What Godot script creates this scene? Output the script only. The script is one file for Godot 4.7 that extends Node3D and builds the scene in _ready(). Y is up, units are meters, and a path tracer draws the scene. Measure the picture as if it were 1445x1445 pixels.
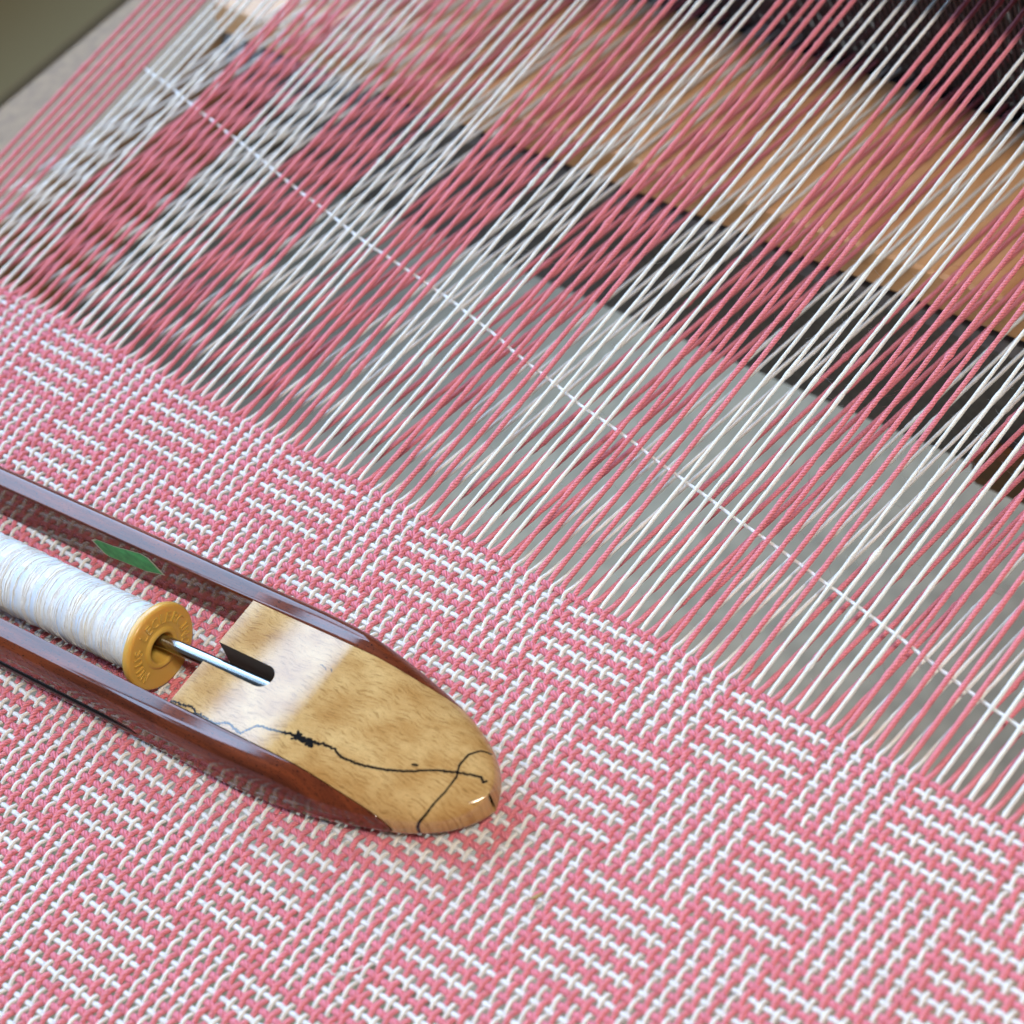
extends Node3D

# Lengths below are in half millimetres of the loom (one unit = 2 mm); S turns them into metres.
const S := 0.002
const SETT := 1.27          # from one warp end to the next
const PICK := 1.7716        # from one weft pick to the next
const FAN := 0.0322         # how the warp spreads towards the reed, per 100 units
const FIRST_END := -131
const LAST_END := 84
const PICKS := 62
const RISE := 0.0889        # slope of the raised half of the warp
const DROP := 0.176         # slope of the lowered half

var rng := RandomNumberGenerator.new()
var wobble := FastNoiseLite.new()
var M := {}


func _ready() -> void:
	rng.seed = 7
	wobble.seed = 3
	wobble.frequency = 0.05
	_camera()
	_light()
	_materials()
	_room()
	_beater()
	_harness()
	_cloth()
	_loose_weft()
	_shuttle()
	_bobbin()
	_small_things()


# ------------------------------------------------------------------ camera and light

func _camera() -> void:
	var cam := Camera3D.new()
	cam.name = "camera"
	var r0 := Vector3(0.755625, -0.205408, -0.621963)
	var r1 := Vector3(0.383721, -0.630733, 0.674489)
	var r2 := Vector3(-0.530838, -0.748321, -0.397778)
	cam.transform = Transform3D(Basis(r0, -r1, -r2).orthonormalized(), Vector3(160.69, 255.12, 127.94) * S)
	var at := CameraAttributesPhysical.new()
	at.frustum_focal_length = 12.0 * 3038.0 / 722.5
	at.frustum_focus_distance = 0.67
	at.frustum_near = 0.05
	at.frustum_far = 20.0
	at.exposure_aperture = 7.1
	cam.attributes = at
	cam.fov = rad_to_deg(2.0 * atan(722.5 / 3038.0))
	cam.near = 0.05
	cam.far = 20.0
	add_child(cam)
	cam.current = true


func _light() -> void:
	var we := WorldEnvironment.new()
	we.name = "surroundings"
	var e := Environment.new()
	e.background_mode = Environment.BG_COLOR
	e.background_color = Color(0.42, 0.41, 0.40)
	e.tonemap_mode = Environment.TONE_MAPPER_LINEAR
	e.tonemap_exposure = 0.93
	e.sdfgi_enabled = true
	e.ssao_enabled = true
	e.ssil_enabled = true
	we.environment = e
	add_child(we)

	# the window on the left: a tall lower pane, a bar, and a low upper pane
	var glow := StandardMaterial3D.new()
	glow.albedo_color = Color(0.8, 0.85, 0.9)
	glow.emission_enabled = true
	glow.emission = Color(0.70, 0.84, 1.0)
	glow.emission_energy_multiplier = 4.5
	var w := thing("window", "tall daylit window with a low upper pane, left of the loom", "window", Vector3(-730, 0, -250))
	var fm := StandardMaterial3D.new()
	fm.albedo_color = Color(0.85, 0.84, 0.82)
	for p in [[200.0, 877.0], [919.0, 988.0]]:
		var a: float = p[0]
		var b: float = p[1]
		var st := SurfaceTool.new()
		st.begin(Mesh.PRIMITIVE_TRIANGLES)
		box(st, Vector3(-3, (a + b) / 2, 0), Vector3(2, b - a, 1500))
		part("pane", st, glow, w)
		var l := AreaLight3D.new()
		l.name = "window_light"
		l.area_size = Vector2(1500.0, b - a) * S
		l.position = Vector3(-730 + 1, (a + b) / 2, -250) * S
		l.rotation.y = -PI / 2
		l.light_color = Color(0.70, 0.84, 1.0)
		l.area_normalize_energy = false
		l.light_energy = 1.8 if a < 500.0 else 3.2
		l.area_range = 12.0
		l.area_attenuation = 2.0
		l.shadow_enabled = true
		add_child(l)
	for b in [[Vector3(0, 898, 0), Vector3(14, 42, 1540)], [Vector3(0, 1003, 0), Vector3(14, 30, 1540)], [Vector3(0, 185, 0), Vector3(14, 30, 1540)], [Vector3(0, 594, -760), Vector3(14, 787, 20)], [Vector3(0, 594, 760), Vector3(14, 787, 20)]]:
		var st := SurfaceTool.new()
		st.begin(Mesh.PRIMITIVE_TRIANGLES)
		box(st, b[0] - Vector3(8, 0, 0), b[1])
		part("frame_bar", st, fm, w)

	# a warm lamp over the weaver's right shoulder
	var lamp := thing("ceiling_lamp", "warm square ceiling lamp over the weaver's right side", "lamp", Vector3(440, 800, 140))
	var lm := StandardMaterial3D.new()
	lm.emission_enabled = true
	lm.emission = Color(1.0, 0.94, 0.87)
	lm.emission_energy_multiplier = 20.0
	var ls := SurfaceTool.new()
	ls.begin(Mesh.PRIMITIVE_TRIANGLES)
	box(ls, Vector3(0, 4, 0), Vector3(170, 6, 170))
	part("diffuser", ls, lm, lamp)
	var hs := SurfaceTool.new()
	hs.begin(Mesh.PRIMITIVE_TRIANGLES)
	box(hs, Vector3(0, 14, 0), Vector3(186, 13, 186))
	part("housing", hs, fm, lamp)
	var al := AreaLight3D.new()
	al.name = "lamp_light"
	al.area_size = Vector2(170, 170) * S
	al.position = Vector3(440, 800, 140) * S
	al.rotation.x = -PI / 2
	al.light_color = Color(1.0, 0.94, 0.87)
	al.area_normalize_energy = false
	al.light_energy = 27.0
	al.area_range = 12.0
	al.area_attenuation = 2.0
	al.shadow_enabled = true
	add_child(al)


# ------------------------------------------------------------------ helpers

func numbered(called: String, parent: Node) -> String:
	if not parent.has_node(NodePath(called)):
		return called
	var n := 1
	while parent.has_node(NodePath("%s_%03d" % [called, n])):
		n += 1
	return "%s_%03d" % [called, n]


func thing(called: String, label: String, category: String, at := Vector3.ZERO, group := "") -> Node3D:
	var o := Node3D.new()
	o.name = numbered(called, self)
	add_child(o)
	o.position = at * S
	tag(o, label, category, group)
	return o


func tag(o: Node, label: String, category: String, group := "") -> void:
	o.set_meta("label", label)
	o.set_meta("category", category)
	if group:
		o.set_meta("group", group)


func put(called: String, mesh: Mesh, m: Material, parent: Node) -> MeshInstance3D:
	var o := MeshInstance3D.new()
	o.name = called if parent.get_child_count() > 60 else numbered(called, parent)
	o.mesh = mesh
	o.material_override = m
	parent.add_child(o, true)
	return o


func part(called: String, st: SurfaceTool, m: Material, parent: Node) -> MeshInstance3D:
	return put(called, st.commit(), m, parent)


func quad(st: SurfaceTool, a: Vector3, b: Vector3, c: Vector3, d: Vector3, n: Vector3, uv := []) -> void:
	var v := [a, b, c, a, c, d]
	if (b - a).cross(c - a).dot(n) > 0.0:
		v = [a, c, b, a, d, c]
	for p in v:
		st.set_normal(n)
		st.set_uv(Vector2(p.x, p.z) * 0.02 if uv.is_empty() else Vector2(p.dot(uv[0]), p.dot(uv[1])))
		st.add_vertex(p * S)


func box(st: SurfaceTool, c: Vector3, size: Vector3, bevel := 0.0, turn := Basis.IDENTITY) -> void:
	var h := size / 2
	var bv: float = minf(bevel, minf(h.x, minf(h.y, h.z)) * 0.9)
	var ax := [Vector3.RIGHT, Vector3.UP, Vector3.BACK]
	for k in 3:
		for s in [-1.0, 1.0]:
			var n: Vector3 = ax[k] * s
			var u: Vector3 = ax[(k + 1) % 3]
			var v: Vector3 = ax[(k + 2) % 3]
			var hu: float = h.dot(u) - bv
			var hv: float = h.dot(v) - bv
			var o: Vector3 = n * absf(h.dot(ax[k]))
			quad(st, c + turn * (o - u * hu - v * hv), c + turn * (o + u * hu - v * hv), c + turn * (o + u * hu + v * hv), c + turn * (o - u * hu + v * hv), turn * n, [turn * u * 0.02, turn * v * 0.02])
			if bv > 0.0:
				for t in [-1.0, 1.0]:
					# the chamfer towards u
					var n2: Vector3 = u * t
					var o2: Vector3 = n2 * absf(h.dot(u))
					var e1: Vector3 = o + n2 * hu
					var e2: Vector3 = o2 + n * (absf(h.dot(ax[k])) - bv)
					quad(st, c + turn * (e1 - v * hv), c + turn * (e1 + v * hv), c + turn * (e2 + v * hv), c + turn * (e2 - v * hv), turn * (n + n2).normalized(), [turn * v * 0.02, turn * n * 0.02])


func tube(pts: PackedVector3Array, rad: PackedFloat32Array, tint: PackedFloat32Array, sides: int, pitch: float, up: Vector3, flat := 1.0) -> ArrayMesh:
	var n := pts.size()
	var row := sides + 1
	var V := PackedVector3Array()
	var N := PackedVector3Array()
	var U := PackedVector2Array()
	var C := PackedColorArray()
	var I := PackedInt32Array()
	V.resize(n * row)
	N.resize(n * row)
	U.resize(n * row)
	C.resize(n * row)
	I.resize((n - 1) * sides * 6)
	var cs := PackedFloat32Array()
	var sn := PackedFloat32Array()
	for j in row:
		cs.append(cos(TAU * j / sides))
		sn.append(sin(TAU * j / sides))
	var along := rng.randf()
	var q := 0
	for i in n:
		var p := pts[i]
		var t := (pts[mini(i + 1, n - 1)] - pts[maxi(i - 1, 0)]).normalized()
		var side := t.cross(up).normalized()
		var top := side.cross(t)
		if i > 0:
			along += p.distance_to(pts[i - 1]) / pitch
		var r := rad[i]
		var g := tint[i]
		var col := Color(g, g, g)
		for j in row:
			var d := side * cs[j] + top * sn[j]
			V[q] = (p + (side * cs[j] + top * (sn[j] * flat)) * r) * S
			N[q] = d
			U[q] = Vector2(float(j) / sides, along)
			C[q] = col
			q += 1
	q = 0
	for i in n - 1:
		for j in sides:
			var a := i * row + j
			I[q] = a
			I[q + 1] = a + 1
			I[q + 2] = a + row
			I[q + 3] = a + 1
			I[q + 4] = a + row + 1
			I[q + 5] = a + row
			q += 6
	var arrays := []
	arrays.resize(Mesh.ARRAY_MAX)
	arrays[Mesh.ARRAY_VERTEX] = V
	arrays[Mesh.ARRAY_NORMAL] = N
	arrays[Mesh.ARRAY_TEX_UV] = U
	arrays[Mesh.ARRAY_COLOR] = C
	arrays[Mesh.ARRAY_INDEX] = I
	var m := ArrayMesh.new()
	m.add_surface_from_arrays(Mesh.PRIMITIVE_TRIANGLES, arrays)
	return m


# a grid of points with smooth normals; pts[row][column]; outward is decided by the first cell's normal against «out»
func grid(rows: Array, uvs: Array, out: Callable) -> ArrayMesh:
	var h := rows.size()
	var w: int = rows[0].size()
	var V := PackedVector3Array()
	var N := PackedVector3Array()
	var U := PackedVector2Array()
	var I := PackedInt32Array()
	for i in h:
		for j in w:
			var p: Vector3 = rows[i][j]
			var a: Vector3 = rows[mini(i + 1, h - 1)][j] - rows[maxi(i - 1, 0)][j]
			var b: Vector3 = rows[i][mini(j + 1, w - 1)] - rows[i][maxi(j - 1, 0)]
			var n := a.cross(b)
			if n.length() < 1e-7:
				var i2: int = i - 1 if i == h - 1 else mini(i + 1, h - 1)
				b = rows[i2][mini(j + 1, w - 1)] - rows[i2][maxi(j - 1, 0)]
				n = a.cross(b)
			n = n.normalized()
			if n.dot(out.call(p)) < 0.0:
				n = -n
			V.append(p * S)
			N.append(n)
			U.append(uvs[i][j])
	for i in h - 1:
		for j in w - 1:
			var a := i * w + j
			var q := [a, a + 1, a + w + 1, a, a + w + 1, a + w]
			var fn := (V[a + 1] - V[a]).cross(V[a + w + 1] - V[a]) + (V[a + w + 1] - V[a]).cross(V[a + w] - V[a])
			if fn.dot(N[a] + N[a + w + 1]) > 0.0:
				q = [a, a + w + 1, a + 1, a, a + w, a + w + 1]
			for k in q:
				I.append(k)
	var arrays := []
	arrays.resize(Mesh.ARRAY_MAX)
	arrays[Mesh.ARRAY_VERTEX] = V
	arrays[Mesh.ARRAY_NORMAL] = N
	arrays[Mesh.ARRAY_TEX_UV] = U
	arrays[Mesh.ARRAY_INDEX] = I
	var m := ArrayMesh.new()
	m.add_surface_from_arrays(Mesh.PRIMITIVE_TRIANGLES, arrays)
	return m


# turned about the local x axis: profile of (x, radius)
func lathe(profile: PackedVector2Array, segments: int, uv_scale := Vector2(0.1, 1.0), lump := 0.0) -> ArrayMesh:
	var rows := []
	var uvs := []
	for i in profile.size():
		var r := []
		var u := []
		for j in segments + 1:
			var a := TAU * j / segments
			var rr := profile[i].y
			if lump > 0.0:
				rr += lump * wobble.get_noise_3d(profile[i].x * 6.0, cos(a) * 40.0, sin(a) * 40.0)
			r.append(Vector3(profile[i].x, rr * cos(a), rr * sin(a)))
			u.append(Vector2(profile[i].x * uv_scale.x, uv_scale.y * j / segments))
		rows.append(r)
		uvs.append(u)
	var V := PackedVector3Array()
	var N := PackedVector3Array()
	var U := PackedVector2Array()
	var I := PackedInt32Array()
	var w := segments + 1
	for i in rows.size():
		var d := profile[mini(i + 1, profile.size() - 1)] - profile[maxi(i - 1, 0)]
		for j in w:
			var a := TAU * j / segments
			V.append(rows[i][j] * S)
			N.append(Vector3(-d.y, d.x * cos(a), d.x * sin(a)).normalized())
			U.append(uvs[i][j])
	for i in rows.size() - 1:
		for j in segments:
			var a := i * w + j
			for k in [a, a + w, a + 1, a + 1, a + w, a + w + 1]:
				I.append(k)
	var arrays := []
	arrays.resize(Mesh.ARRAY_MAX)
	arrays[Mesh.ARRAY_VERTEX] = V
	arrays[Mesh.ARRAY_NORMAL] = N
	arrays[Mesh.ARRAY_TEX_UV] = U
	arrays[Mesh.ARRAY_INDEX] = I
	var m := ArrayMesh.new()
	m.add_surface_from_arrays(Mesh.PRIMITIVE_TRIANGLES, arrays)
	return m


# ------------------------------------------------------------------ materials

func ply_textures(depth: float, seed_: int) -> Array:
	# four plies twisted together, with fine fibres running along each ply
	var n := 128
	var him := Image.create(n, n, false, Image.FORMAT_RGBA8)
	var cim := Image.create(n, n, false, Image.FORMAT_RGBA8)
	var r := RandomNumberGenerator.new()
	r.seed = seed_
	var waves := []
	for k in 14:
		waves.append([r.randi_range(8, 26), r.randi_range(-3, 9), r.randf() * TAU, r.randf_range(0.3, 1.0)])
	for y in n:
		for x in n:
			var u := float(x) / n
			var v := float(y) / n
			var h := sqrt(absf(sin(PI * 4.0 * (u + v))))
			var f := 0.0
			for w in waves:
				f += w[3] * sin(TAU * (w[0] * u + w[1] * v) + w[2])
			f /= 6.0
			var g := clampf(0.25 + h * 0.6 * depth + f * 0.1 + 0.6 * (1.0 - depth) * 0.6, 0.0, 1.0)
			him.set_pixel(x, y, Color(g, g, g))
			var c := clampf(0.93 + f * 0.07, 0.0, 1.0)
			cim.set_pixel(x, y, Color(c, c, c))
	him.bump_map_to_normal_map(16.0)
	return [ImageTexture.create_from_image(him), ImageTexture.create_from_image(cim)]


func yarn(c: Color, tex: Array, bump: float) -> StandardMaterial3D:
	var m := StandardMaterial3D.new()
	m.albedo_color = c
	m.albedo_texture = tex[1]
	m.vertex_color_use_as_albedo = true
	m.roughness = 0.85
	m.metallic_specular = 0.3
	m.normal_enabled = true
	m.normal_texture = tex[0]
	m.normal_scale = bump
	m.rim_enabled = true
	m.rim = 0.35
	m.rim_tint = 0.5
	m.backlight_enabled = true
	m.backlight = Color(0.16, 0.16, 0.16)
	return m


func plain(c: Color, rough: float, metal := 0.0) -> StandardMaterial3D:
	var m := StandardMaterial3D.new()
	m.albedo_color = c
	m.roughness = rough
	m.metallic = metal
	return m


func noise_tex(seed_: int, freq: float, a: Color, b: Color, size := 512, octaves := 4) -> ImageTexture:
	var f := FastNoiseLite.new()
	f.seed = seed_
	f.frequency = freq
	f.fractal_octaves = octaves
	var im := Image.create(size, size, false, Image.FORMAT_RGBA8)
	for y in size:
		for x in size:
			im.set_pixel(x, y, a.lerp(b, clampf(f.get_noise_2d(x, y) * 0.9 + 0.5, 0.0, 1.0)))
	return ImageTexture.create_from_image(im)


func grain_tex(seed_: int, w: int, h: int, a: Color, b: Color, pore: Color, pores: float) -> ImageTexture:
	# wood: long streaks along x, dark pores as short dashes
	var f := FastNoiseLite.new()
	f.seed = seed_
	f.frequency = 0.02
	var g := FastNoiseLite.new()
	g.seed = seed_ + 9
	g.frequency = 0.05
	var im := Image.create(w, h, false, Image.FORMAT_RGBA8)
	for y in h:
		for x in w:
			var k := f.get_noise_2d(x * 0.12, y * 1.3 + 8.0 * f.get_noise_2d(x * 0.2, 0.0)) * 0.8 + g.get_noise_2d(x * 0.3, y * 6.0) * 0.35 + 0.5
			var c := a.lerp(b, clampf(k, 0.0, 1.0))
			var d := g.get_noise_2d(x * 1.4 + 300.0, y * 7.0)
			if d > 1.0 - pores:
				c = c.lerp(pore, clampf((d - 1.0 + pores) * 8.0, 0.0, 0.85))
			im.set_pixel(x, y, c)
	return ImageTexture.create_from_image(im)


func stroke(im: Image, pts: Array, width: float, c: Color, jitter: float) -> void:
	# a stain line of the wood itself; points in (s, n)
	var w := im.get_width()
	var h := im.get_height()
	for k in pts.size() - 1:
		var a: Vector2 = pts[k]
		var b: Vector2 = pts[k + 1]
		var steps := int(a.distance_to(b) * 30.0) + 2
		for i in steps:
			var p := a.lerp(b, float(i) / steps)
			p.y += jitter * wobble.get_noise_2d(p.x * 60.0, p.y * 60.0)
			var r := width * (0.75 + 0.5 * absf(wobble.get_noise_2d(p.x * 90.0, 50.0)))
			var cx := (p.x + 2.0) / 58.0 * w
			var cy := (p.y + 16.0) / 32.0 * h
			var rr := r * 17.0
			for y in range(int(cy - rr - 1), int(cy + rr + 2)):
				for x in range(int(cx - rr - 1), int(cx + rr + 2)):
					if x >= 0 and y >= 0 and x < w and y < h:
						var d := Vector2(x - cx, y - cy).length()
						var k2 := clampf(rr - d + 0.5, 0.0, 1.0)
						if k2 > 0.0:
							im.set_pixel(x, y, im.get_pixel(x, y).lerp(c, k2 * 0.95))


func maple_tex() -> ImageTexture:
	var w := 1024
	var h := 512
	var im := Image.create(w, h, false, Image.FORMAT_RGBA8)
	var f := FastNoiseLite.new()
	f.seed = 21
	f.frequency = 0.006
	f.fractal_octaves = 4
	var g := FastNoiseLite.new()
	g.seed = 5
	g.frequency = 0.03
	g.fractal_octaves = 3
	var pale := Color(0.77, 0.645, 0.43)
	var gold := Color(0.63, 0.465, 0.25)
	var fleck := Color(0.36, 0.24, 0.10)
	for y in h:
		for x in w:
			var k := f.get_noise_2d(x, y * 1.6) * 0.62 + 0.42
			var bend := 14.0 * f.get_noise_2d(x * 1.4, y + 900.0)
			var st := g.get_noise_2d(x * 0.6 + y * 0.15, (y + bend) * 7.0)
			var pepper := g.get_noise_2d(x * 11.0, y * 13.0)
			var c := pale.lerp(gold, clampf(k + st * 0.25, 0.0, 1.0))
			if st > 0.24:
				c = c.lerp(fleck, clampf((st - 0.22) * 1.3, 0.0, 0.36))
			c = c.darkened(clampf((pepper - 0.12) * 0.55, 0.0, 0.3))
			im.set_pixel(x, y, c)
	var ink := Color(0.03, 0.025, 0.03)
	var main := [Vector2(0.2, 10.0), Vector2(2.4, 9.8), Vector2(4.2, 9.4), Vector2(5.4, 10.0), Vector2(7.3, 10.0), Vector2(9.2, 10.2), Vector2(10.7, 9.2), Vector2(13.9, 9.7), Vector2(15.3, 7.5), Vector2(16.5, 7.3), Vector2(19.6, 6.7), Vector2(21.5, 6.4), Vector2(23.3, 6.4), Vector2(26.2, 5.6), Vector2(28.3, 5.5), Vector2(29.7, 6.1), Vector2(32.7, 5.7), Vector2(36.2, 4.6), Vector2(39.3, 3.1), Vector2(42.1, 1.2), Vector2(44.8, -0.2), Vector2(48.3, -1.6), Vector2(49.0, -1.1), Vector2(49.3, -1.5)]
	stroke(im, main.slice(0, 9), 0.11, ink, 0.5)
	stroke(im, main.slice(8, 11), 0.12, Color(0.05, 0.10, 0.11), 0.4)
	stroke(im, main.slice(10, 14), 0.18, ink, 0.45)
	stroke(im, main.slice(13), 0.15, ink, 0.25)
	for k in 26:
		var c := Vector2(23.3, 6.3) + Vector2(rng.randf_range(-1.7, 1.5), rng.randf_range(-0.55, 0.6))
		stroke(im, [c, c + Vector2(rng.randf_range(-0.5, 0.5), rng.randf_range(-0.3, 0.3))], rng.randf_range(0.15, 0.3), ink, 0.0)
	var second := [Vector2(34.4, 11.1), Vector2(36.5, 10.7), Vector2(39.3, 11.0), Vector2(41.6, 10.8), Vector2(43.1, 9.5), Vector2(44.5, 6.9), Vector2(45.4, 3.0), Vector2(45.5, 0.3), Vector2(44.8, -1.5), Vector2(44.9, -3.6), Vector2(45.8, -5.2), Vector2(46.9, -5.8)]
	stroke(im, second, 0.14, ink, 0.1)
	stroke(im, [Vector2(5.2, 9.9), Vector2(4.6, 10.5)], 0.06, ink, 0.2)
	stroke(im, [Vector2(6.2, 10.0), Vector2(5.9, 10.8), Vector2(5.2, 11.2)], 0.06, ink, 0.2)
	stroke(im, [Vector2(17.3, -5.4), Vector2(18.3, -5.2), Vector2(18.7, -4.9)], 0.05, ink, 0.2)
	stroke(im, [Vector2(19.2, -5.4), Vector2(19.7, -5.1)], 0.07, ink, 0.2)
	stroke(im, [Vector2(39.2, 1.9), Vector2(39.9, 1.7)], 0.2, Color(0.12, 0.08, 0.04), 0.1)
	return ImageTexture.create_from_image(im)


func _materials() -> void:
	var deep := ply_textures(1.0, 11)
	var soft := ply_textures(0.45, 12)
	M.pink = yarn(Color(0.945, 0.555, 0.595), deep, 1.0)
	M.white = yarn(Color(0.93, 0.93, 0.91), soft, 0.7)
	M.pink_weft = yarn(Color(0.94, 0.555, 0.625), deep, 1.0)
	M.white_weft = yarn(Color(0.92, 0.94, 0.96), soft, 0.7)
	M.maple = plain(Color.WHITE, 0.6)
	M.maple.metallic_specular = 0.12
	M.maple.albedo_texture = maple_tex()
	M.maple.clearcoat_enabled = true
	M.maple.clearcoat = 1.0
	M.maple.clearcoat_roughness = 0.045
	var nt := noise_tex(31, 0.06, Color.BLACK, Color.WHITE, 256)
	M.maple.heightmap_enabled = true
	M.maple.heightmap_texture = nt
	M.maple.heightmap_scale = 0.0004
	M.dark_wood = plain(Color.WHITE, 0.5)
	M.dark_wood.metallic_specular = 0.12
	M.dark_wood.albedo_texture = grain_tex(41, 1024, 256, Color(0.45, 0.215, 0.11), Color(0.27, 0.115, 0.06), Color(0.07, 0.03, 0.02), 0.62)
	M.dark_wood.clearcoat_enabled = true
	M.dark_wood.clearcoat = 0.85
	M.dark_wood.clearcoat_roughness = 0.05
	M.tan_wood = plain(Color.WHITE, 0.45)
	M.tan_wood.albedo_texture = grain_tex(51, 512, 256, Color(0.84, 0.67, 0.49), Color(0.76, 0.57, 0.39), Color(0.55, 0.38, 0.22), 0.45)
	M.dark_paint = plain(Color.WHITE, 0.7)
	M.dark_paint.albedo_texture = noise_tex(61, 0.08, Color(0.30, 0.30, 0.305), Color(0.39, 0.385, 0.38), 256)
	M.steel = plain(Color(0.62, 0.64, 0.64), 0.22, 1.0)
	M.reed_steel = plain(Color(0.50, 0.46, 0.47), 0.5, 0.4)
	M.black_wood = plain(Color(0.055, 0.05, 0.065), 0.7)
	M.plastic = plain(Color(0.80, 0.63, 0.30), 0.28)
	M.plastic.subsurf_scatter_enabled = true
	M.plastic.subsurf_scatter_strength = 0.15


# ------------------------------------------------------------------ what lies round the loom

func structure(called: String, st: SurfaceTool, m: Material) -> void:
	var o := part(called, st, m, self)
	o.set_meta("kind", "structure")


func _room() -> void:
	var carpet := plain(Color.WHITE, 0.95)
	carpet.albedo_texture = noise_tex(71, 0.11, Color(0.54, 0.51, 0.38), Color(0.66, 0.62, 0.48), 512)
	carpet.uv1_scale = Vector3(3, 3, 1)
	var st := SurfaceTool.new()
	st.begin(Mesh.PRIMITIVE_TRIANGLES)
	quad(st, Vector3(-1500, -340, -1500), Vector3(1500, -340, -1500), Vector3(1500, -340, 1500), Vector3(-1500, -340, 1500), Vector3.UP)
	structure("floor", st, carpet)

	# a rug whose colour runs from brown through pale grey to taupe
	var ramp := Gradient.new()
	ramp.offsets = PackedFloat32Array([0.0, 0.14, 0.30, 0.40, 0.58, 1.0])
	ramp.colors = PackedColorArray([Color(0.27, 0.24, 0.18), Color(0.30, 0.27, 0.21), Color(0.65, 0.59, 0.51), Color(0.78, 0.71, 0.60), Color(0.73, 0.625, 0.51), Color(0.64, 0.535, 0.43)])
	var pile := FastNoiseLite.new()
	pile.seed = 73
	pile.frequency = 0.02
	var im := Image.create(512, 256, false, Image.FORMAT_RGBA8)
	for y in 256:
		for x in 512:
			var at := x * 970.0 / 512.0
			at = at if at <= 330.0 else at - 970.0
			var c := ramp.sample(clampf((at + 640.0) / 970.0 + 0.03 * pile.get_noise_2d(x, y * 2.0), 0.0, 1.0))
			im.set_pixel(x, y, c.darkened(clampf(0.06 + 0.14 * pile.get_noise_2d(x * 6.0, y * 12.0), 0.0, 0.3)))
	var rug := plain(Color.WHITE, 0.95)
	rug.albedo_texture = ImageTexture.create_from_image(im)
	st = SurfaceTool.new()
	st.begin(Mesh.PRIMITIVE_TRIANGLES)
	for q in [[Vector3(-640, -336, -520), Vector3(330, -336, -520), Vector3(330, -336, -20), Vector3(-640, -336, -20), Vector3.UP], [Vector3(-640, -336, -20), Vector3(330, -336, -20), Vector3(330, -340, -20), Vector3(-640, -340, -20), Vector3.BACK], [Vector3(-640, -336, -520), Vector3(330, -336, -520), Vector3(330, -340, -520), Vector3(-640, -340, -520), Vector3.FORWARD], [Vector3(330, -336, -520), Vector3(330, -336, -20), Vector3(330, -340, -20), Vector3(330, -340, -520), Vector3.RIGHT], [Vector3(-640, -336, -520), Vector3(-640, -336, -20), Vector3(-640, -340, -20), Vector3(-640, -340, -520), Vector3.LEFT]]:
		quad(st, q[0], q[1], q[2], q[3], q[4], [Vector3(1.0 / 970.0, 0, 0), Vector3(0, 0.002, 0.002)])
	tag(part("floor_rug", st, rug, self), "rug going from brown to pale grey on the floor under the loom", "rug")

	st = SurfaceTool.new()
	st.begin(Mesh.PRIMITIVE_TRIANGLES)
	box(st, Vector3(-208, -44, -120), Vector3(34, 28, 420), 2.0)
	var beam := plain(Color.WHITE, 0.6)
	beam.albedo_texture = noise_tex(74, 0.05, Color(0.45, 0.34, 0.21), Color(0.54, 0.43, 0.28), 256)
	tag(part("loom_side_rail", st, beam, self), "blurred tan side rail of the loom frame beyond the warp edge", "loom frame")

	st = SurfaceTool.new()
	st.begin(Mesh.PRIMITIVE_TRIANGLES)
	box(st, Vector3(-60, 30, -300), Vector3(360, 260, 10), 2.0)  # backing panel added to keep what lies behind the reed dark
	tag(part("added_back_panel", st, M.black_wood, self), "nearly black panel added behind the reed to keep the view through it dark", "loom frame")


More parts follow.
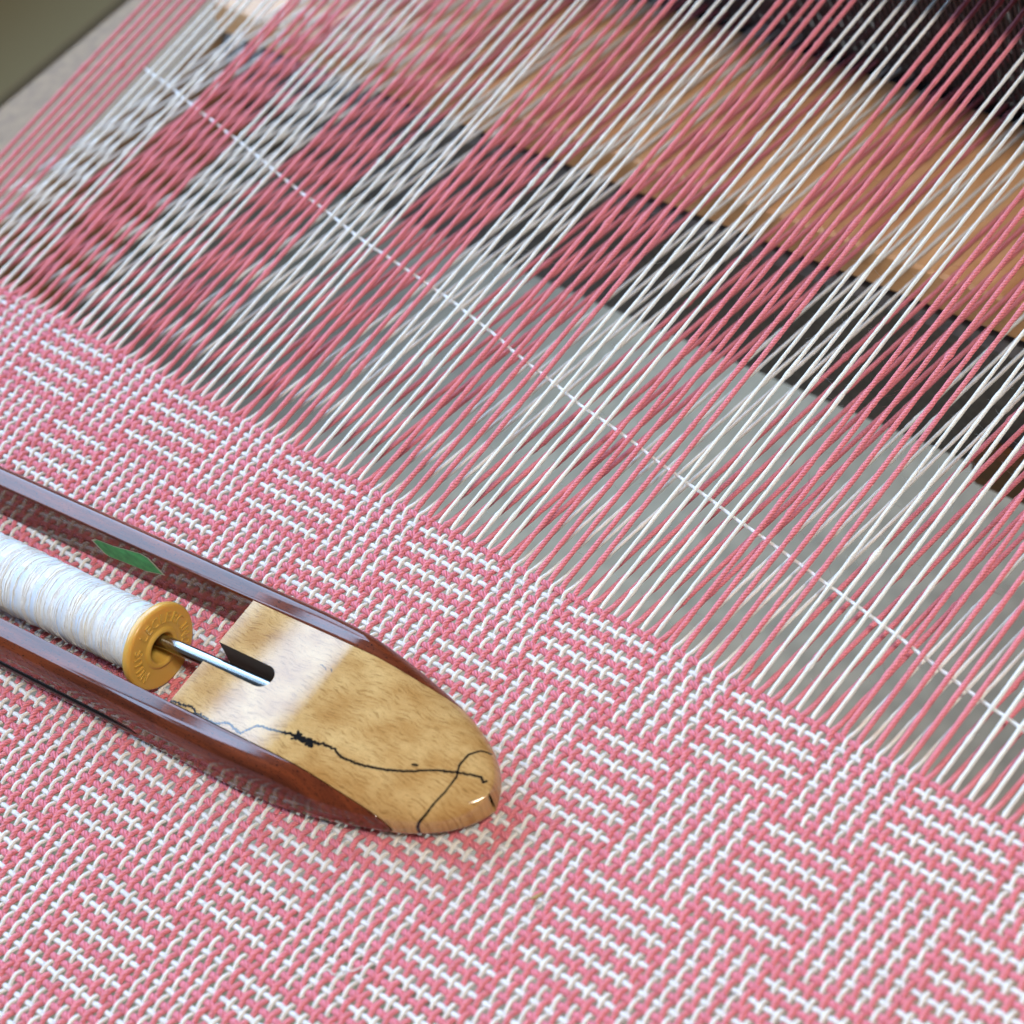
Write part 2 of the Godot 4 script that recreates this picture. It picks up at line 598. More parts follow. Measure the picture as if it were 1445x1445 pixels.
func _beater() -> void:
	var b := thing("beater", "wooden loom beater with dark reed and honey coloured shuttle race", "beater", Vector3.ZERO)
	var x0 := -190.0
	var x1 := 90.0
	var cx := (x0 + x1) / 2
	var st := SurfaceTool.new()
	st.begin(Mesh.PRIMITIVE_TRIANGLES)
	var tilt := Basis(Vector3.RIGHT, -atan(DROP))
	var top := Vector3(cx, -DROP * 123.5 - 1.5, -123.5)
	box(st, top - tilt * Vector3(0, 4.0, 0), Vector3(x1 - x0, 8.0, 50.0), 0.7, tilt)
	part("race_board", st, M.tan_wood, b)
	st = SurfaceTool.new()
	st.begin(Mesh.PRIMITIVE_TRIANGLES)
	box(st, Vector3(cx, -47.5, -117), Vector3(x1 - x0, 37.5, 41), 1.5)
	part("front_board", st, M.dark_paint, b)
	st = SurfaceTool.new()
	st.begin(Mesh.PRIMITIVE_TRIANGLES)
	box(st, Vector3(45, -60, -94.6), Vector3(76, 12, 4), 1.2)
	var bw := plain(Color.WHITE, 0.5)
	bw.albedo_texture = grain_tex(52, 256, 128, Color(0.46, 0.31, 0.16), Color(0.30, 0.19, 0.10), Color(0.15, 0.09, 0.05), 0.5)
	part("lower_rail", st, bw, b)
	st = SurfaceTool.new()
	st.begin(Mesh.PRIMITIVE_TRIANGLES)
	box(st, Vector3(cx, 44, -141), Vector3(x1 - x0, 38, 38), 3.0)
	part("top_rail", st, M.black_wood, b)
	# the reed leans: low edge farther from the weaver than the high edge
	var lo := Vector3(0, -29, -151.5)
	var hi := Vector3(0, 26, -138.5)
	var up := (hi - lo).normalized()
	var lean := Basis(Vector3.RIGHT, up, Vector3.RIGHT.cross(up))
	st = SurfaceTool.new()
	st.begin(Mesh.PRIMITIVE_TRIANGLES)
	box(st, lo + Vector3(cx, -1.5, 0), Vector3(x1 - x0, 3, 4), 0.4, lean)
	box(st, hi + Vector3(cx, 1.5, 0), Vector3(x1 - x0, 3, 4), 0.4, lean)
	var reed := part("reed", st, M.black_wood, b)
	var dst := SurfaceTool.new()
	dst.begin(Mesh.PRIMITIVE_TRIANGLES)
	box(dst, Vector3.ZERO, Vector3(0.2, (hi - lo).length(), 0.8), 0.0, lean)
	var dm := dst.commit()
	for i in range(FIRST_END, 48):
		var d := put("dent", dm, M.reed_steel, reed)
		d.position = Vector3((i + 0.5) * SETT * (1.0 + FAN * 1.46), (lo.y + hi.y) / 2, (lo.z + hi.z) / 2) * S


func _harness() -> void:
	# two shafts hung with flat dark heddles; every end passes an eye
	var hm := plain(Color(0.10, 0.085, 0.085), 0.5, 0.3)
	for n in 2:
		var z := -164.0 - 12.0 * n
		var h := thing("heddle_shaft", ["nearer of the two dark heddle shafts hanging just behind the reed", "farther of the two dark heddle shafts, behind the other one"][n], "heddle shaft", Vector3.ZERO, "heddle shafts behind the reed")
		for y in [-74.0, 78.0]:
			var st := SurfaceTool.new()
			st.begin(Mesh.PRIMITIVE_TRIANGLES)
			box(st, Vector3(-50, y, z), Vector3(290, 10, 6), 1.0)
			part("shaft_bar", st, M.black_wood, h)
		var hs := SurfaceTool.new()
		hs.begin(Mesh.PRIMITIVE_TRIANGLES)
		box(hs, Vector3.ZERO, Vector3(1.5, 146, 0.25))
		var mesh := hs.commit()
		for i in range(FIRST_END + n, 60, 2):
			var d := put("heddle", mesh, hm, h)
			d.position = Vector3((i + 0.45) * SETT * (1.0 + FAN * -z / 100.0), 2, z) * S


# ------------------------------------------------------------------ cloth and warp

func pink_end(i: int) -> bool:
	var q := posmod(i, 24)
	return q % 2 == 0 if q < 13 else q % 2 == 1


func pink_pick(k: int) -> bool:
	if k < 9:
		return k % 2 == 0
	return posmod(k - 9, 11) % 2 == 0


# the cloth is not perfectly even: how it is pulled, in units
func drawn(i: float, k: float) -> Vector2:
	var u := clampf(i, -115.0, 75.0) / 60.0
	var w := clampf(k, 0.0, 53.0) / 30.0
	return Vector2(0.110 + 0.516 * w - 0.471 * w * w + 0.395 * u - 1.510 * u * w + 0.070 * u * u, 0.770 - 1.979 * w + 1.155 * w * w + 0.043 * u - 0.121 * u * w - 0.342 * u * u)


# the front of the cloth rolls over the breast beam
func rolled(x: float, y: float, z: float) -> Vector3:
	var z0 := 103.0
	if z <= z0:
		return Vector3(x, y, z)
	var r := 14.0
	var a := minf((z - z0) / r, PI / 2)
	var rest := maxf(0.0, z - z0 - r * PI / 2)
	return Vector3(x, -r + (r + y) * cos(a) - rest, z0 + (r + y) * sin(a))


func _cloth() -> void:
	var cloth := thing("woven_cloth", "pink and white log cabin cloth with its open warp stretched towards the reed", "cloth")
	var warp_high := 0.33
	var weft_high := 0.19
	for i in range(FIRST_END, LAST_END + 1):
		var pink := pink_end(i)
		var odd := posmod(i, 2) == 1
		var pts := PackedVector3Array()
		var rad := PackedFloat32Array()
		var tint := PackedFloat32Array()
		var r0 := 0.46 if pink else 0.345
		var shade := rng.randf_range(0.93, 1.04)
		var slack := rng.randf_range(-0.3, 0.3)
		var lift := rng.randf_range(-0.3, 0.3) + (0.35 if posmod(i, 4) == 3 or posmod(i, 4) == 0 else -0.35)
		var stray := rng.randf_range(-0.09, 0.09)
		var n := PICKS * 4
		for q in range(n, -1, -1):
			var k := float(q) / 4.0
			var d := drawn(i, k)
			var c := cos(PI * (k + i))
			var y := warp_high * signf(c) * pow(absf(c), 0.8)
			var x := i * SETT + d.x + stray + 0.12 * wobble.get_noise_2d(k * 9.0, i * 17.0) + 0.05 * sin(PI * (k + i))
			var z := k * PICK + d.y * (1.0 if k > 0 else 1.0)
			pts.append(rolled(x, y, z))
			rad.append(r0 * (1.0 + 0.10 * wobble.get_noise_2d(k * 30.0, i * 31.0 + 500.0)))
			tint.append(shade * (1.0 + 0.10 * wobble.get_noise_2d(k * 14.0, i * 41.0)))
		var z_fell := pts[pts.size() - 1].z
		var x_fell := pts[pts.size() - 1].x
		var y_fell := pts[pts.size() - 1].y
		var dz := 0.0
		while dz < 226.0:
			dz += 0.35 if dz < 3.0 else (1.1 if dz < 150.0 else 6.0)
			var t := -(z_fell - dz)
			var line := RISE * dz + lift * minf(dz, 130.0) / 130.0 if odd else -DROP * dz + lift * minf(dz, 130.0) / 130.0 * 0.7
			var y := line + y_fell * exp(-pow(dz / 1.1, 2.0))
			var x := x_fell * (1.0 + FAN * dz / 100.0) + slack * sin(PI * minf(dz, 130.0) / 130.0) * 1.2
			x += 0.05 * wobble.get_noise_2d(dz * 14.0, i * 23.0) * minf(dz / 4.0, 1.0)
			y += 0.05 * wobble.get_noise_2d(dz * 14.0, i * 23.0 + 900.0) * minf(dz / 4.0, 1.0)
			pts.append(Vector3(x, y, -t))
			var slub := maxf(wobble.get_noise_2d(dz * 3.0 + 700.0, i * 57.0) - 0.32, 0.0) * 1.6
			rad.append(r0 * (0.98 + slub + 0.14 * wobble.get_noise_2d(dz * 22.0, i * 31.0)))
			tint.append(shade * (1.0 + 0.10 * wobble.get_noise_2d(dz * 9.0, i * 41.0 + 77.0)))
		put("warp_thread", tube(pts, rad, tint, 8, 2.7, Vector3.UP, 0.86), M.pink if pink else M.white, cloth)
	_fuzz(cloth)
	for k in range(0, PICKS + 1):
		var pink := pink_pick(k)
		var pts := PackedVector3Array()
		var rad := PackedFloat32Array()
		var tint := PackedFloat32Array()
		var r0 := 0.54 if pink else 0.405
		var shade := rng.randf_range(0.95, 1.04)
		var n := (LAST_END - FIRST_END + 2) * 3
		var beat := rng.randf_range(-0.14, 0.14) if k > 0 else 0.0
		for q in n + 1:
			var i := FIRST_END - 1.0 + q / 3.0
			var d := drawn(i, k)
			var c := cos(PI * (k + i))
			var y := -weft_high * c
			var z := k * PICK + d.y + beat + 0.12 * wobble.get_noise_2d(i * 7.0, k * 19.0 + 300.0)
			pts.append(rolled(i * SETT + d.x, y, z))
			rad.append(r0 * (1.0 + 0.10 * wobble.get_noise_2d(i * 24.0, k * 29.0)))
			tint.append(shade * (1.0 + 0.10 * wobble.get_noise_2d(i * 11.0, k * 37.0)))
		put("weft_thread", tube(pts, rad, tint, 8, 2.7, Vector3.UP, 0.74), M.pink_weft if pink else M.white_weft, cloth)


# stray cotton fibres that stand off the yarn
func _fuzz(cloth: Node3D) -> void:
	var V := PackedVector3Array()
	var N := PackedVector3Array()
	var C := PackedColorArray()
	var I := PackedInt32Array()
	for f in 9000:
		var i := rng.randi_range(FIRST_END, LAST_END)
		var pink := pink_end(i)
		var p := Vector3.ZERO
		if f % 3 > 0:
			var k := rng.randf_range(0.0, 55.0)
			var d := drawn(i, k)
			p = Vector3(i * SETT + d.x, 0.3 + 0.35 * cos(PI * (k + i)), k * PICK + d.y)
		else:
			if posmod(i, 2) == 0:
				i += 1
				pink = pink_end(i)
			var dz := rng.randf_range(2.0, 120.0)
			var d := drawn(i, 0)
			p = Vector3((i * SETT + d.x) * (1.0 + FAN * dz / 100.0), RISE * dz, d.y - dz)
		var dir := Vector3(rng.randfn(), absf(rng.randfn()) * 0.6, rng.randfn() * 1.2).normalized()
		var bend := Vector3(rng.randfn(), rng.randfn(), rng.randfn()) * 0.5
		var l := rng.randf_range(0.7, 1.9)
		var col := Color(0.86, 0.27, 0.33) if pink else Color(0.86, 0.86, 0.84)
		var side := dir.cross(Vector3(rng.randfn(), rng.randfn(), rng.randfn())).normalized()
		var other := dir.cross(side)
		var base := V.size()
		for q in 4:
			var t := q / 3.0
			var c := p + dir * (l * t) + bend * (l * t * t * 0.6)
			for j in 3:
				var o := side * cos(TAU * j / 3.0) + other * sin(TAU * j / 3.0)
				V.append((c + o * lerpf(0.026, 0.012, t)) * S)
				N.append(o)
				C.append(col)
		for q in 3:
			for j in 3:
				var a := base + q * 3 + j
				var b := base + q * 3 + (j + 1) % 3
				for v in [a, b, a + 3, b, b + 3, a + 3]:
					I.append(v)
	var arrays := []
	arrays.resize(Mesh.ARRAY_MAX)
	arrays[Mesh.ARRAY_VERTEX] = V
	arrays[Mesh.ARRAY_NORMAL] = N
	arrays[Mesh.ARRAY_COLOR] = C
	arrays[Mesh.ARRAY_INDEX] = I
	var m := ArrayMesh.new()
	m.add_surface_from_arrays(Mesh.PRIMITIVE_TRIANGLES, arrays)
	var fm := plain(Color.WHITE, 0.9)
	fm.vertex_color_use_as_albedo = true
	var o := put("stray_fibres", m, fm, cloth)
	o.set_meta("kind", "stuff")


func _loose_weft() -> void:
	var key := [Vector3(-157, 4.4, -57.2), Vector3(-154.5, 4.4, -56.7), Vector3(-140.8, 4.2, -54.0), Vector3(-90, 3.2, -43.0), Vector3(-67, 2.9, -39.2), Vector3(-51.4, 2.6, -36.3), Vector3(-36.7, 2.3, -32.6), Vector3(-21.1, 2.0, -29.6), Vector3(-5, 1.8, -26.7), Vector3(16.3, 1.4, -22.6), Vector3(29.9, 1.2, -20.2), Vector3(68.4, 0.6, -13.2), Vector3(96, 0.3, -8.0)]
	var cv := Curve3D.new()
	for n in key.size():
		var t: Vector3 = (key[mini(n + 1, key.size() - 1)] - key[maxi(n - 1, 0)]) / 6.0
		cv.add_point(key[n], -t, t)
	var pts := PackedVector3Array()
	var rad := PackedFloat32Array()
	var tint := PackedFloat32Array()
	var l := cv.get_baked_length()
	var q := 0.0
	while q < l:
		var p := cv.sample_baked(q)
		# it rides up against the raised threads and sags between them
		p.y = RISE * -p.z - 0.56
		pts.append(p + Vector3(0, 0.05, 0.1) * wobble.get_noise_1d(q * 9.0) + Vector3(0, 0, 0.5) * wobble.get_noise_1d(q * 0.6))
		rad.append(0.29)
		tint.append(1.0)
		q += 0.7
	var o := put("loose_weft_thread", tube(pts, rad, tint, 8, 2.7, Vector3.UP), M.white_weft, self)
	tag(o, "single white weft thread lying slantwise in the open shed, not yet beaten in", "thread")


# ------------------------------------------------------------------ shuttle and bobbin

const INNER := 10.2
const MID := -45.0
const TIP := 42.6


func half(s: float) -> float:
	var a := absf(s - MID) + MID
	if a < 8.0:
		return 14.6
	return 14.6 * pow(maxf(1.0 - pow(minf((a - 8.0) / TIP, 1.0), 2.2), 0.0), 1.0 / 2.1)


const YM := 4.6


# at s: height of the top, of the bottom, and how far the rounded shoulder reaches in, down and up
func shape_at(s: float) -> Array:
	var a := absf(s - MID) + MID
	var t := clampf((a - 20.0) / 32.0, 0.0, 1.0)
	var h := 11.0 - 4.2 * t * t
	var b := 0.85 + 1.9 * pow(clampf((a - 25.0) / 27.0, 0.0, 1.0), 2.0)
	var g := smoothstep(0.0, 0.56, t)
	var w := maxf(half(s), 1e-4)
	return [h, b, minf(lerpf(2.3, w, g), w), lerpf(4.2, h - YM, g), lerpf(2.6, YM - b, g), lerpf(2.2, 2.7, g)]


func section(s: float, n: float, top: bool) -> float:
	var w := maxf(half(s), 1e-4)
	var k := shape_at(s)
	var u := clampf((absf(n) - (w - k[2])) / k[2], 0.0, 1.0)
	var f := pow(maxf(1.0 - pow(u, k[5]), 0.0), 1.0 / k[5])
	return k[0] - k[3] * (1.0 - f) if top else k[1] + k[4] * (1.0 - f)


func outer_n(s: float, y: float, top: bool) -> float:
	var k := shape_at(s)
	var q: float = (y - (k[0] - k[3])) / k[3] if top else (k[1] + k[4] - y) / k[4]
	return half(s) - k[2] + k[2] * pow(maxf(1.0 - pow(clampf(q, 0.0, 1.0), k[5]), 0.0), 1.0 / k[5])


func shuttle_frame() -> Transform3D:
	var ax := Vector3(0.99584, 0, -0.091119)
	return Transform3D(Basis(ax, Vector3.UP, Vector3(0.091119, 0, 0.99584)), (Vector3(-36, 0, 41.55) + Vector3(0.0911, 0, 0.9958) * 0.4) * S)


func rail(side: float, grooved: bool) -> ArrayMesh:
	var rows := []
	var uvs := []
	var ss := []
	var s := MID
	while s < 40.5:
		ss.append(s)
		s += 1.5 if s < -14 else (0.35 if s < -3 else 0.9)
	# where the maple alone is left
	var a := 20.0
	while half(a) > INNER + 0.02:
		a += 0.02
	ss = ss.filter(func(x): return x < a - 0.3)
	ss.append(a)
	var all := []
	for k in range(ss.size() - 1, 0, -1):
		all.append(2.0 * MID - ss[k])
	all.append_array(ss)
	for x in all:
		var w := half(x)
		var r := []
		var u := []
		var yi := section(x, INNER, true)
		var yb := section(x, INNER, false)
		var edge_n := maxf(w - 0.65, lerpf(INNER, w, 0.5))
		r.append(Vector3(x, yb, INNER))
		r.append(Vector3(x, lerpf(yb, yi, 0.5), INNER))
		r.append(Vector3(x, yi - 0.6, INNER))
		r.append(Vector3(x, yi - 0.3, INNER + 0.02))
		r.append(Vector3(x, yi - 0.08, INNER + 0.1))
		for j in 12:
			var n := lerpf(INNER + 0.22, edge_n, j / 11.0)
			r.append(Vector3(x, section(x, n, true), n))
		var y_from: float = r[-1].y
		var y_top := 5.4
		var y_bot := 3.2
		for j in range(1, 15):
			var y := lerpf(y_from, minf(y_top + 0.3, y_from), pow(j / 14.0, 1.5))
			r.append(Vector3(x, y, outer_n(x, y, true)))
		# the yarn slot in the outer side runs out to a point
		var e := clampf((-5.2 - MID - absf(x - MID)) / 7.0, 0.0, 1.0) if grooved else 0.0
		for j in 13:
			var g := -1.0 + j / 6.0
			var d := 1.05 * minf(e * 2.0, 1.0) * pow(maxf(1.0 - g * g, 0.0), 0.35)
			var y := 4.3 - g * lerpf(0.12, 1.1, e)
			r.append(Vector3(x, y, outer_n(x, y, y > YM) - d))
		var y_low := section(x, edge_n, false)
		for j in 9:
			var y := lerpf(maxf(y_bot - 0.25, y_low), y_low, j / 8.0)
			r.append(Vector3(x, y, outer_n(x, y, false)))
		for j in range(1, 5):
			var n := lerpf(edge_n, INNER, j / 4.0)
			r.append(Vector3(x, section(x, n, false), n))
		var len := 0.0
		for j in r.size():
			if j > 0:
				len += (r[j] - r[j - 1]).length()
			u.append(Vector2(x / 70.0, len / 22.0))
		rows.append(r)
		uvs.append(u)
	var most := 0
	for r in rows:
		most = maxi(most, r.size())
	for k in rows.size():
		while rows[k].size() < most:
			rows[k].append(rows[k][-1])
			uvs[k].append(uvs[k][-1])
		for j in most:
			rows[k][j] = rows[k][j] * Vector3(1, 1, side)
	return grid(rows, uvs, func(p: Vector3) -> Vector3: return Vector3(0, p.y - 5.0, (absf(p.z) - (INNER + half(p.x)) / 2.0) * signf(p.z)))


func maple_uv(p: Vector3) -> Vector2:
	var n := p.z
	return Vector2((p.x + 2.0) / 58.0, (n + 16.0) / 32.0)


func block() -> Array:
	# the laminated nose with the slot that takes the spindle
	var slot_r := 1.95
	var nc := 0.25
	var sc := 10.4
	var ss := []
	for k in 26:
		ss.append(0.3 + (sc + slot_r - 0.3) * (1.0 - pow(1.0 - k / 25.0, 2.0)))
	var st := SurfaceTool.new()
	st.begin(Mesh.PRIMITIVE_TRIANGLES)
	var edge := func(s: float, sg: float) -> float:
		var d := 0.0 if s < sc else (s - sc) / slot_r
		return nc + sg * slot_r * sqrt(maxf(1.0 - d * d, 0.0))
	for top in [true, false]:
		for sg in [-1.0, 1.0]:
			var rows := []
			var uvs := []
			for s in ss:
				var r := []
				var u := []
				var e: float = edge.call(s, sg)
				for j in 13:
					var n := lerpf(e, INNER * sg, j / 12.0)
					var p := Vector3(s, section(s, n, top), n)
					r.append(p)
					u.append(maple_uv(p))
				rows.append(r)
				uvs.append(u)
			st.append_from(grid(rows, uvs, func(_p: Vector3) -> Vector3: return Vector3.UP if top else Vector3.DOWN), 0, Transform3D())
	# the end towards the bobbin
	for sg in [-1.0, 1.0]:
		var rows := []
		var uvs := []
		for j in 9:
			var n := lerpf(edge.call(0.3, sg), INNER * sg, j / 8.0)
			var r := []
			var u := []
			for i in 3:
				r.append(Vector3(0.3, lerpf(section(0.3, n, true), section(0.3, n, false), i / 2.0), n))
				u.append(Vector2(0.03, (n + 16.0) / 32.0))
			rows.append(r)
			uvs.append(u)
		st.append_from(grid(rows, uvs, func(_p: Vector3) -> Vector3: return Vector3.LEFT), 0, Transform3D())
	st.append_from(nose(sc + slot_r), 0, Transform3D())
	# slot walls, a darker brown than the maple around them
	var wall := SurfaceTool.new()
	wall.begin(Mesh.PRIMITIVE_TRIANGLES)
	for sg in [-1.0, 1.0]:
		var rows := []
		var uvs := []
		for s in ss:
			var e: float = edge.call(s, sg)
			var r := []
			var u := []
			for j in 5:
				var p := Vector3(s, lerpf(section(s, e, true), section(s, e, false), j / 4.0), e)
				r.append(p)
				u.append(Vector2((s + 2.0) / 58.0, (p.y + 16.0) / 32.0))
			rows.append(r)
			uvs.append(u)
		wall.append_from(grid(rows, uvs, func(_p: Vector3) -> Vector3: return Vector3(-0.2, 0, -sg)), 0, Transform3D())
	return [st.commit(), wall.commit()]


func nose(from: float) -> ArrayMesh:
	var st := SurfaceTool.new()
	st.begin(Mesh.PRIMITIVE_TRIANGLES)
	var ss := []
	for k in 71:
		var t := k / 70.0
		ss.append(lerpf(from, 8.0 + TIP - 0.004, 1.0 - pow(1.0 - t, 1.8)))
	for top in [true, false]:
		var rows := []
		var uvs := []
		for s in ss:
			var w := half(s)
			var lim := asin(minf(INNER / maxf(w, 1e-4), 1.0))
			var r := []
			var u := []
			for j in 41:
				var g := -1.0 + j / 20.0
				var an := lim * signf(g) * (1.0 - pow(1.0 - absf(g), 1.6))
				var n := w * sin(an)
				var p := Vector3(s, section(s, n, top), n)
				r.append(p)
				u.append(maple_uv(p))
			rows.append(r)
			uvs.append(u)
		st.append_from(grid(rows, uvs, func(p: Vector3) -> Vector3: return Vector3((p.x - 30.0) * 0.08, 1.0 if top else -1.0, p.z * 0.12)), 0, Transform3D())
	return st.commit()


func _shuttle() -> void:
	var sh := thing("boat_shuttle", "glossy boat shuttle of dark red wood with pale maple nose on the cloth", "shuttle")
	sh.transform = shuttle_frame()
	var made := block()
	var nb := put("nose_block", made[0], M.maple, sh)
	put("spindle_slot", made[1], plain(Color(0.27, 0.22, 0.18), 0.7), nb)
	# a black strip added so the near rail's hollow yarn slot looks shaded
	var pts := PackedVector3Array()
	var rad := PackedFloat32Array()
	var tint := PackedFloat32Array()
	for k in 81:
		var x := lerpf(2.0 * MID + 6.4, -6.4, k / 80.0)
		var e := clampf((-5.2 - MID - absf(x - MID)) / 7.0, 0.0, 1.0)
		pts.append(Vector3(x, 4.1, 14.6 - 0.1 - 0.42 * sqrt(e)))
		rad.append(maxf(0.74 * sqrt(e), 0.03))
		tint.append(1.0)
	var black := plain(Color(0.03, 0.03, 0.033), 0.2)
	put("yarn_slot_dark_strip", tube(pts, rad, tint, 12, 4.0, Vector3.UP), black, sh)
	nb.set_meta("label", "pale maple nose with wandering black spalting lines")
	var far_nose := SurfaceTool.new()
	far_nose.begin(Mesh.PRIMITIVE_TRIANGLES)
	far_nose.append_from(nose(0.3), 0, Transform3D())
	var fb := put("nose_block", far_nose.commit(), M.maple, sh)
	fb.transform = Transform3D(Basis(Vector3.UP, PI), Vector3(2.0 * MID, 0, 0) * S)
	put("side_rail", rail(-1.0, false), M.dark_wood, sh)
	put("side_rail", rail(1.0, true), M.dark_wood, sh)
	var pr := PackedVector2Array([Vector2(-88, 0.0), Vector2(-88, 1.1), Vector2(11.3, 1.1), Vector2(11.7, 0.7), Vector2(11.7, 0.0)])
	var sp := put("spindle", lathe(pr, 24), M.steel, sh)
	sp.transform = Transform3D(Basis(Vector3.UP, 0.03), Vector3(0, 8.7, 0.85) * S)
	# the torn sticker on the inner side of the far rail
	var outline := [Vector2(-36.2, 6.6), Vector2(-34.9, 7.6), Vector2(-30.7, 8.0), Vector2(-23.8, 9.7), Vector2(-22.3, 9.4), Vector2(-20.2, 6.0), Vector2(-24.7, 4.5), Vector2(-30.8, 4.0), Vector2(-33.6, 3.6), Vector2(-34.6, 4.0)]
	var green := plain(Color.WHITE, 0.55)
	green.albedo_texture = noise_tex(81, 0.07, Color(0.18, 0.52, 0.26), Color(0.30, 0.68, 0.37), 128)
	for layer in 2:
		var st := SurfaceTool.new()
		st.begin(Mesh.PRIMITIVE_TRIANGLES)
		var mid := Vector2(-28.5, 6.4)
		for k in outline.size():
			var a: Vector2 = outline[k]
			var b: Vector2 = outline[(k + 1) % outline.size()]
			if layer == 1:
				a = mid + (a - mid) * 0.935
				b = mid + (b - mid) * 0.935
			var z := -INNER + 0.05 + layer * 0.03
			for p in [mid, a, b]:
				st.set_normal(Vector3.BACK)
				st.set_uv(p * 0.05)
				st.add_vertex(Vector3(p.x, p.y, z) * S)
			if layer == 0:
				for p in [Vector3(a.x, a.y, z), Vector3(b.x, b.y, z), Vector3(a.x, a.y, -INNER), Vector3(b.x, b.y, z), Vector3(b.x, b.y, -INNER), Vector3(a.x, a.y, -INNER)]:
					st.set_normal(Vector3.UP)
					st.set_uv(Vector2.ZERO)
					st.add_vertex(p * S)
		part("sticker" if layer == 1 else "sticker_backing", st, green if layer == 1 else plain(Color(0.78, 0.75, 0.62), 0.7), sh)


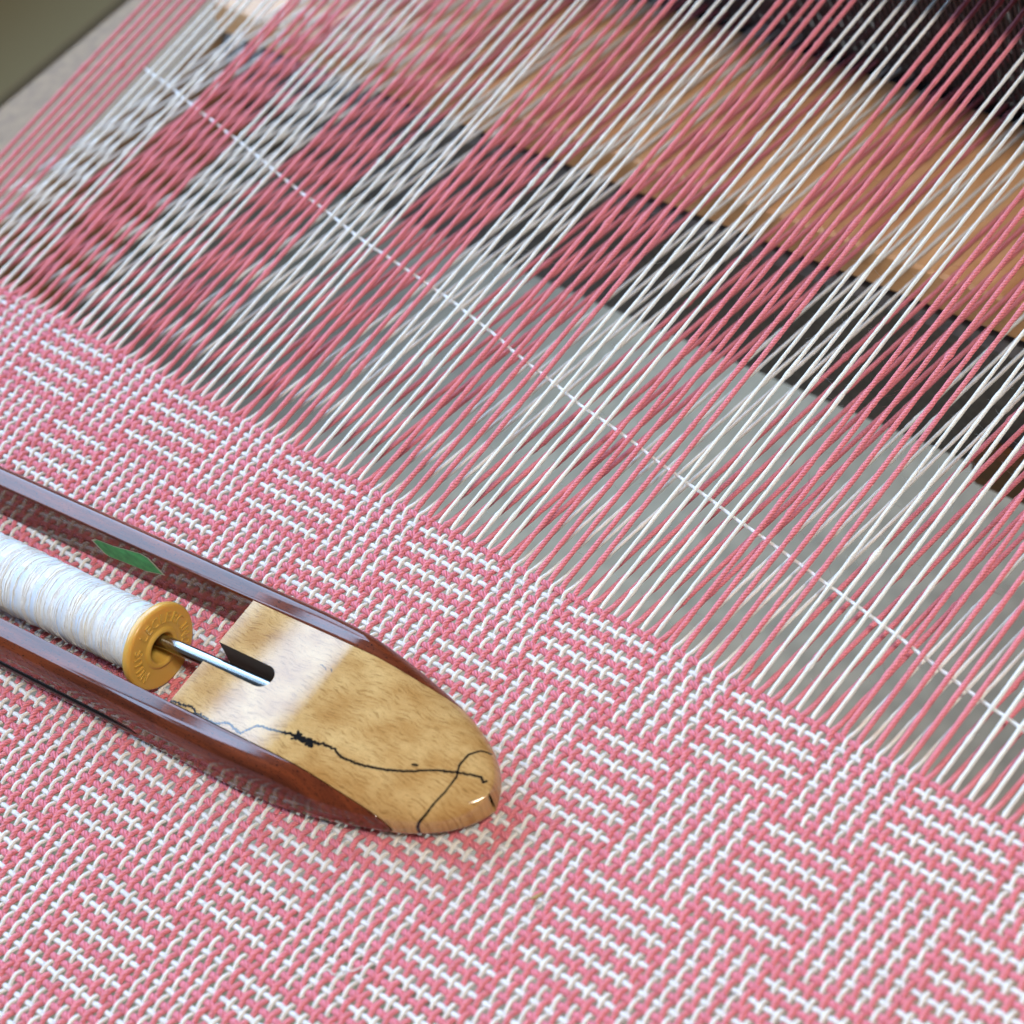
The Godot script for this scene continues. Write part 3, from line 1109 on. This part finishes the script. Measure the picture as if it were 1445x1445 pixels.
func _bobbin() -> void:
	var bo := thing("bobbin", "yellow plastic bobbin wound with white yarn on the shuttle's spindle", "bobbin")
	bo.transform = shuttle_frame() * Transform3D(Basis(Vector3.BACK, 0.01), Vector3(-10.4, 7.5, 1.7) * S)
	var pr := PackedVector2Array()
	# from the hub outwards over the rim: the face looks along +x
	for v in [[-80.0, 2.2], [-14.0, 2.2], [-1.2, 2.25], [0.35, 2.45], [0.62, 2.65], [0.7, 2.95], [0.62, 3.25], [0.36, 3.45], [0.28, 3.6], [0.26, 4.4], [0.26, 6.6], [0.2, 6.85], [0.05, 7.0], [-0.15, 7.1], [-0.75, 7.1], [-1.1, 7.0], [-1.25, 6.8], [-1.3, 3.0], [-79.0, 3.0], [-79.2, 6.6], [-80.2, 6.6], [-80.2, 2.2]]:
		pr.append(Vector2(v[0], v[1]))
	pr.reverse()
	var core := put("flange", lathe(pr, 72), M.plastic, bo)
	# raised lettering round the flange
	var font := SystemFont.new()
	font.font_names = PackedStringArray(["Droid Sans"])
	var words := [["N", -16], ["I", -3], ["L", 9], ["U", 24], ["S", 40], ["L", 68], ["E", 84], ["C", 100], ["L", 117], ["E", 132], ["R", 149], ["C", 166], ["I", 185], ["N", 199], ["C", 216], [".", 229]]
	for w in words:
		var tm := TextMesh.new()
		tm.font = font
		tm.text = w[0]
		tm.font_size = 48
		tm.pixel_size = 1.75 * S / 48.0
		tm.depth = 0.34 * S
		tm.curve_step = 2.0
		var o := put("letter", tm, M.plastic, core)
		var a: float = deg_to_rad(w[1])
		var out := Vector3(0, sin(a), cos(a))
		var right := Vector3(0, cos(a), -sin(a))
		o.transform = Transform3D(Basis(right, out, Vector3.RIGHT), (Vector3(0.33, 0, 0) + out * 5.05) * S)
	# the yarn pack
	var yp := PackedVector2Array()
	for k in 121:
		var t := k / 120.0
		var x := lerpf(-78.5, -0.98, t)
		var r := 5.25 + 0.25 * sin(t * PI) + 0.35 * smoothstep(0.55, 0.2, t)
		if t > 0.975:
			r -= (t - 0.975) * 12.0
		yp.append(Vector2(x, r))
	var wn := Image.create(512, 512, false, Image.FORMAT_RGBA8)
	var f := FastNoiseLite.new()
	f.seed = 91
	f.frequency = 0.02
	for y in 512:
		for x in 512:
			var g := 0.5 + 0.22 * sin(TAU * (x * 40.0 / 512.0 + y / 512.0) + 3.0 * f.get_noise_2d(x * 0.4, y * 0.5)) + 0.5 * f.get_noise_2d(x * 9.0, y * 0.6)
			wn.set_pixel(x, y, Color(g, g, g))
	wn.bump_map_to_normal_map(3.0)
	var ym := plain(Color(0.87, 0.885, 0.90), 0.8)
	ym.normal_enabled = true
	ym.normal_texture = ImageTexture.create_from_image(wn)
	ym.normal_scale = 0.9
	ym.albedo_texture = noise_tex(92, 0.012, Color(0.86, 0.92, 1.0), Color(1, 0.98, 0.93), 256)
	ym.rim_enabled = true
	ym.rim = 0.3
	put("wound_yarn", lathe(yp, 72, Vector2(0.1, 1.0), 0.25), ym, bo)
	# separate strands of the winding that lie on top
	var strand := yarn(Color(0.90, 0.91, 0.92), ply_textures(0.4, 14), 0.5)
	var cream := yarn(Color(0.86, 0.83, 0.74), ply_textures(0.4, 15), 0.5)
	for k in 170:
		var pts := PackedVector3Array()
		var rad := PackedFloat32Array()
		var tint := PackedFloat32Array()
		var x0 := lerpf(-62.0, -2.2, (k + rng.randf()) / 170.0)
		var turn := rng.randf_range(0.7, 1.5) * TAU
		var a0 := rng.randf() * TAU
		var run := rng.randf_range(-2.2, 3.4)
		var n := int(turn / 0.1)
		for q in n + 1:
			var t := float(q) / n
			var x := clampf(x0 + run * t, -70.0, -1.5)
			var tt := (x + 78.5) / 77.52
			var r := 5.25 + 0.25 * sin(tt * PI) + 0.35 * smoothstep(0.55, 0.2, tt)
			if tt > 0.975:
				r -= (tt - 0.975) * 12.0
			var a := a0 + turn * t
			r += 0.25 * wobble.get_noise_3d(x * 6.0, cos(a) * 40.0, sin(a) * 40.0)
			r -= 0.12 * pow(absf(2.0 * t - 1.0), 8.0)
			pts.append(Vector3(x, r * cos(a), r * sin(a)))
			rad.append(0.075)
			tint.append(1.0)
		put("yarn_strand", tube(pts, rad, tint, 6, 0.7, Vector3.RIGHT), cream if k % 14 == 4 else strand, bo)


func _small_things() -> void:
	# a curl of white lint and a speck of chaff on the cloth
	var key := [Vector3(9.1, 1.0, 70.2), Vector3(9.9, 1.3, 68.9), Vector3(11.0, 1.1, 68.9), Vector3(12.0, 1.2, 67.5), Vector3(12.9, 1.4, 67.2), Vector3(13.6, 1.0, 65.6)]
	var cv := Curve3D.new()
	for n in key.size():
		var t: Vector3 = (key[mini(n + 1, key.size() - 1)] - key[maxi(n - 1, 0)]) / 5.0
		cv.add_point(key[n], -t, t)
	var pts := PackedVector3Array()
	var rad := PackedFloat32Array()
	var tint := PackedFloat32Array()
	var q := 0.0
	while q < cv.get_baked_length():
		pts.append(cv.sample_baked(q))
		rad.append(0.12)
		tint.append(1.0)
		q += 0.15
	tag(put("lint_curl", tube(pts, rad, tint, 6, 0.8, Vector3.UP), M.white, self), "thin curl of white lint lying on the cloth below the shuttle", "lint")
	pts = PackedVector3Array()
	rad = PackedFloat32Array()
	tint = PackedFloat32Array()
	for k in 9:
		var t := k / 8.0
		pts.append(Vector3(26.4, 0.9, 45.0).lerp(Vector3(27.5, 1.1, 43.2), t) + Vector3(0.25, 0.12, 0.25) * sin(t * PI))
		rad.append(0.05 + 0.28 * sin(PI * clampf(t, 0.04, 0.96)))
		tint.append(1.0)
	tag(put("chaff_speck", tube(pts, rad, tint, 7, 3.0, Vector3.UP, 0.6), plain(Color(0.62, 0.52, 0.33), 0.7), self), "small straw coloured chaff speck caught in the cloth right of the shuttle", "chaff")
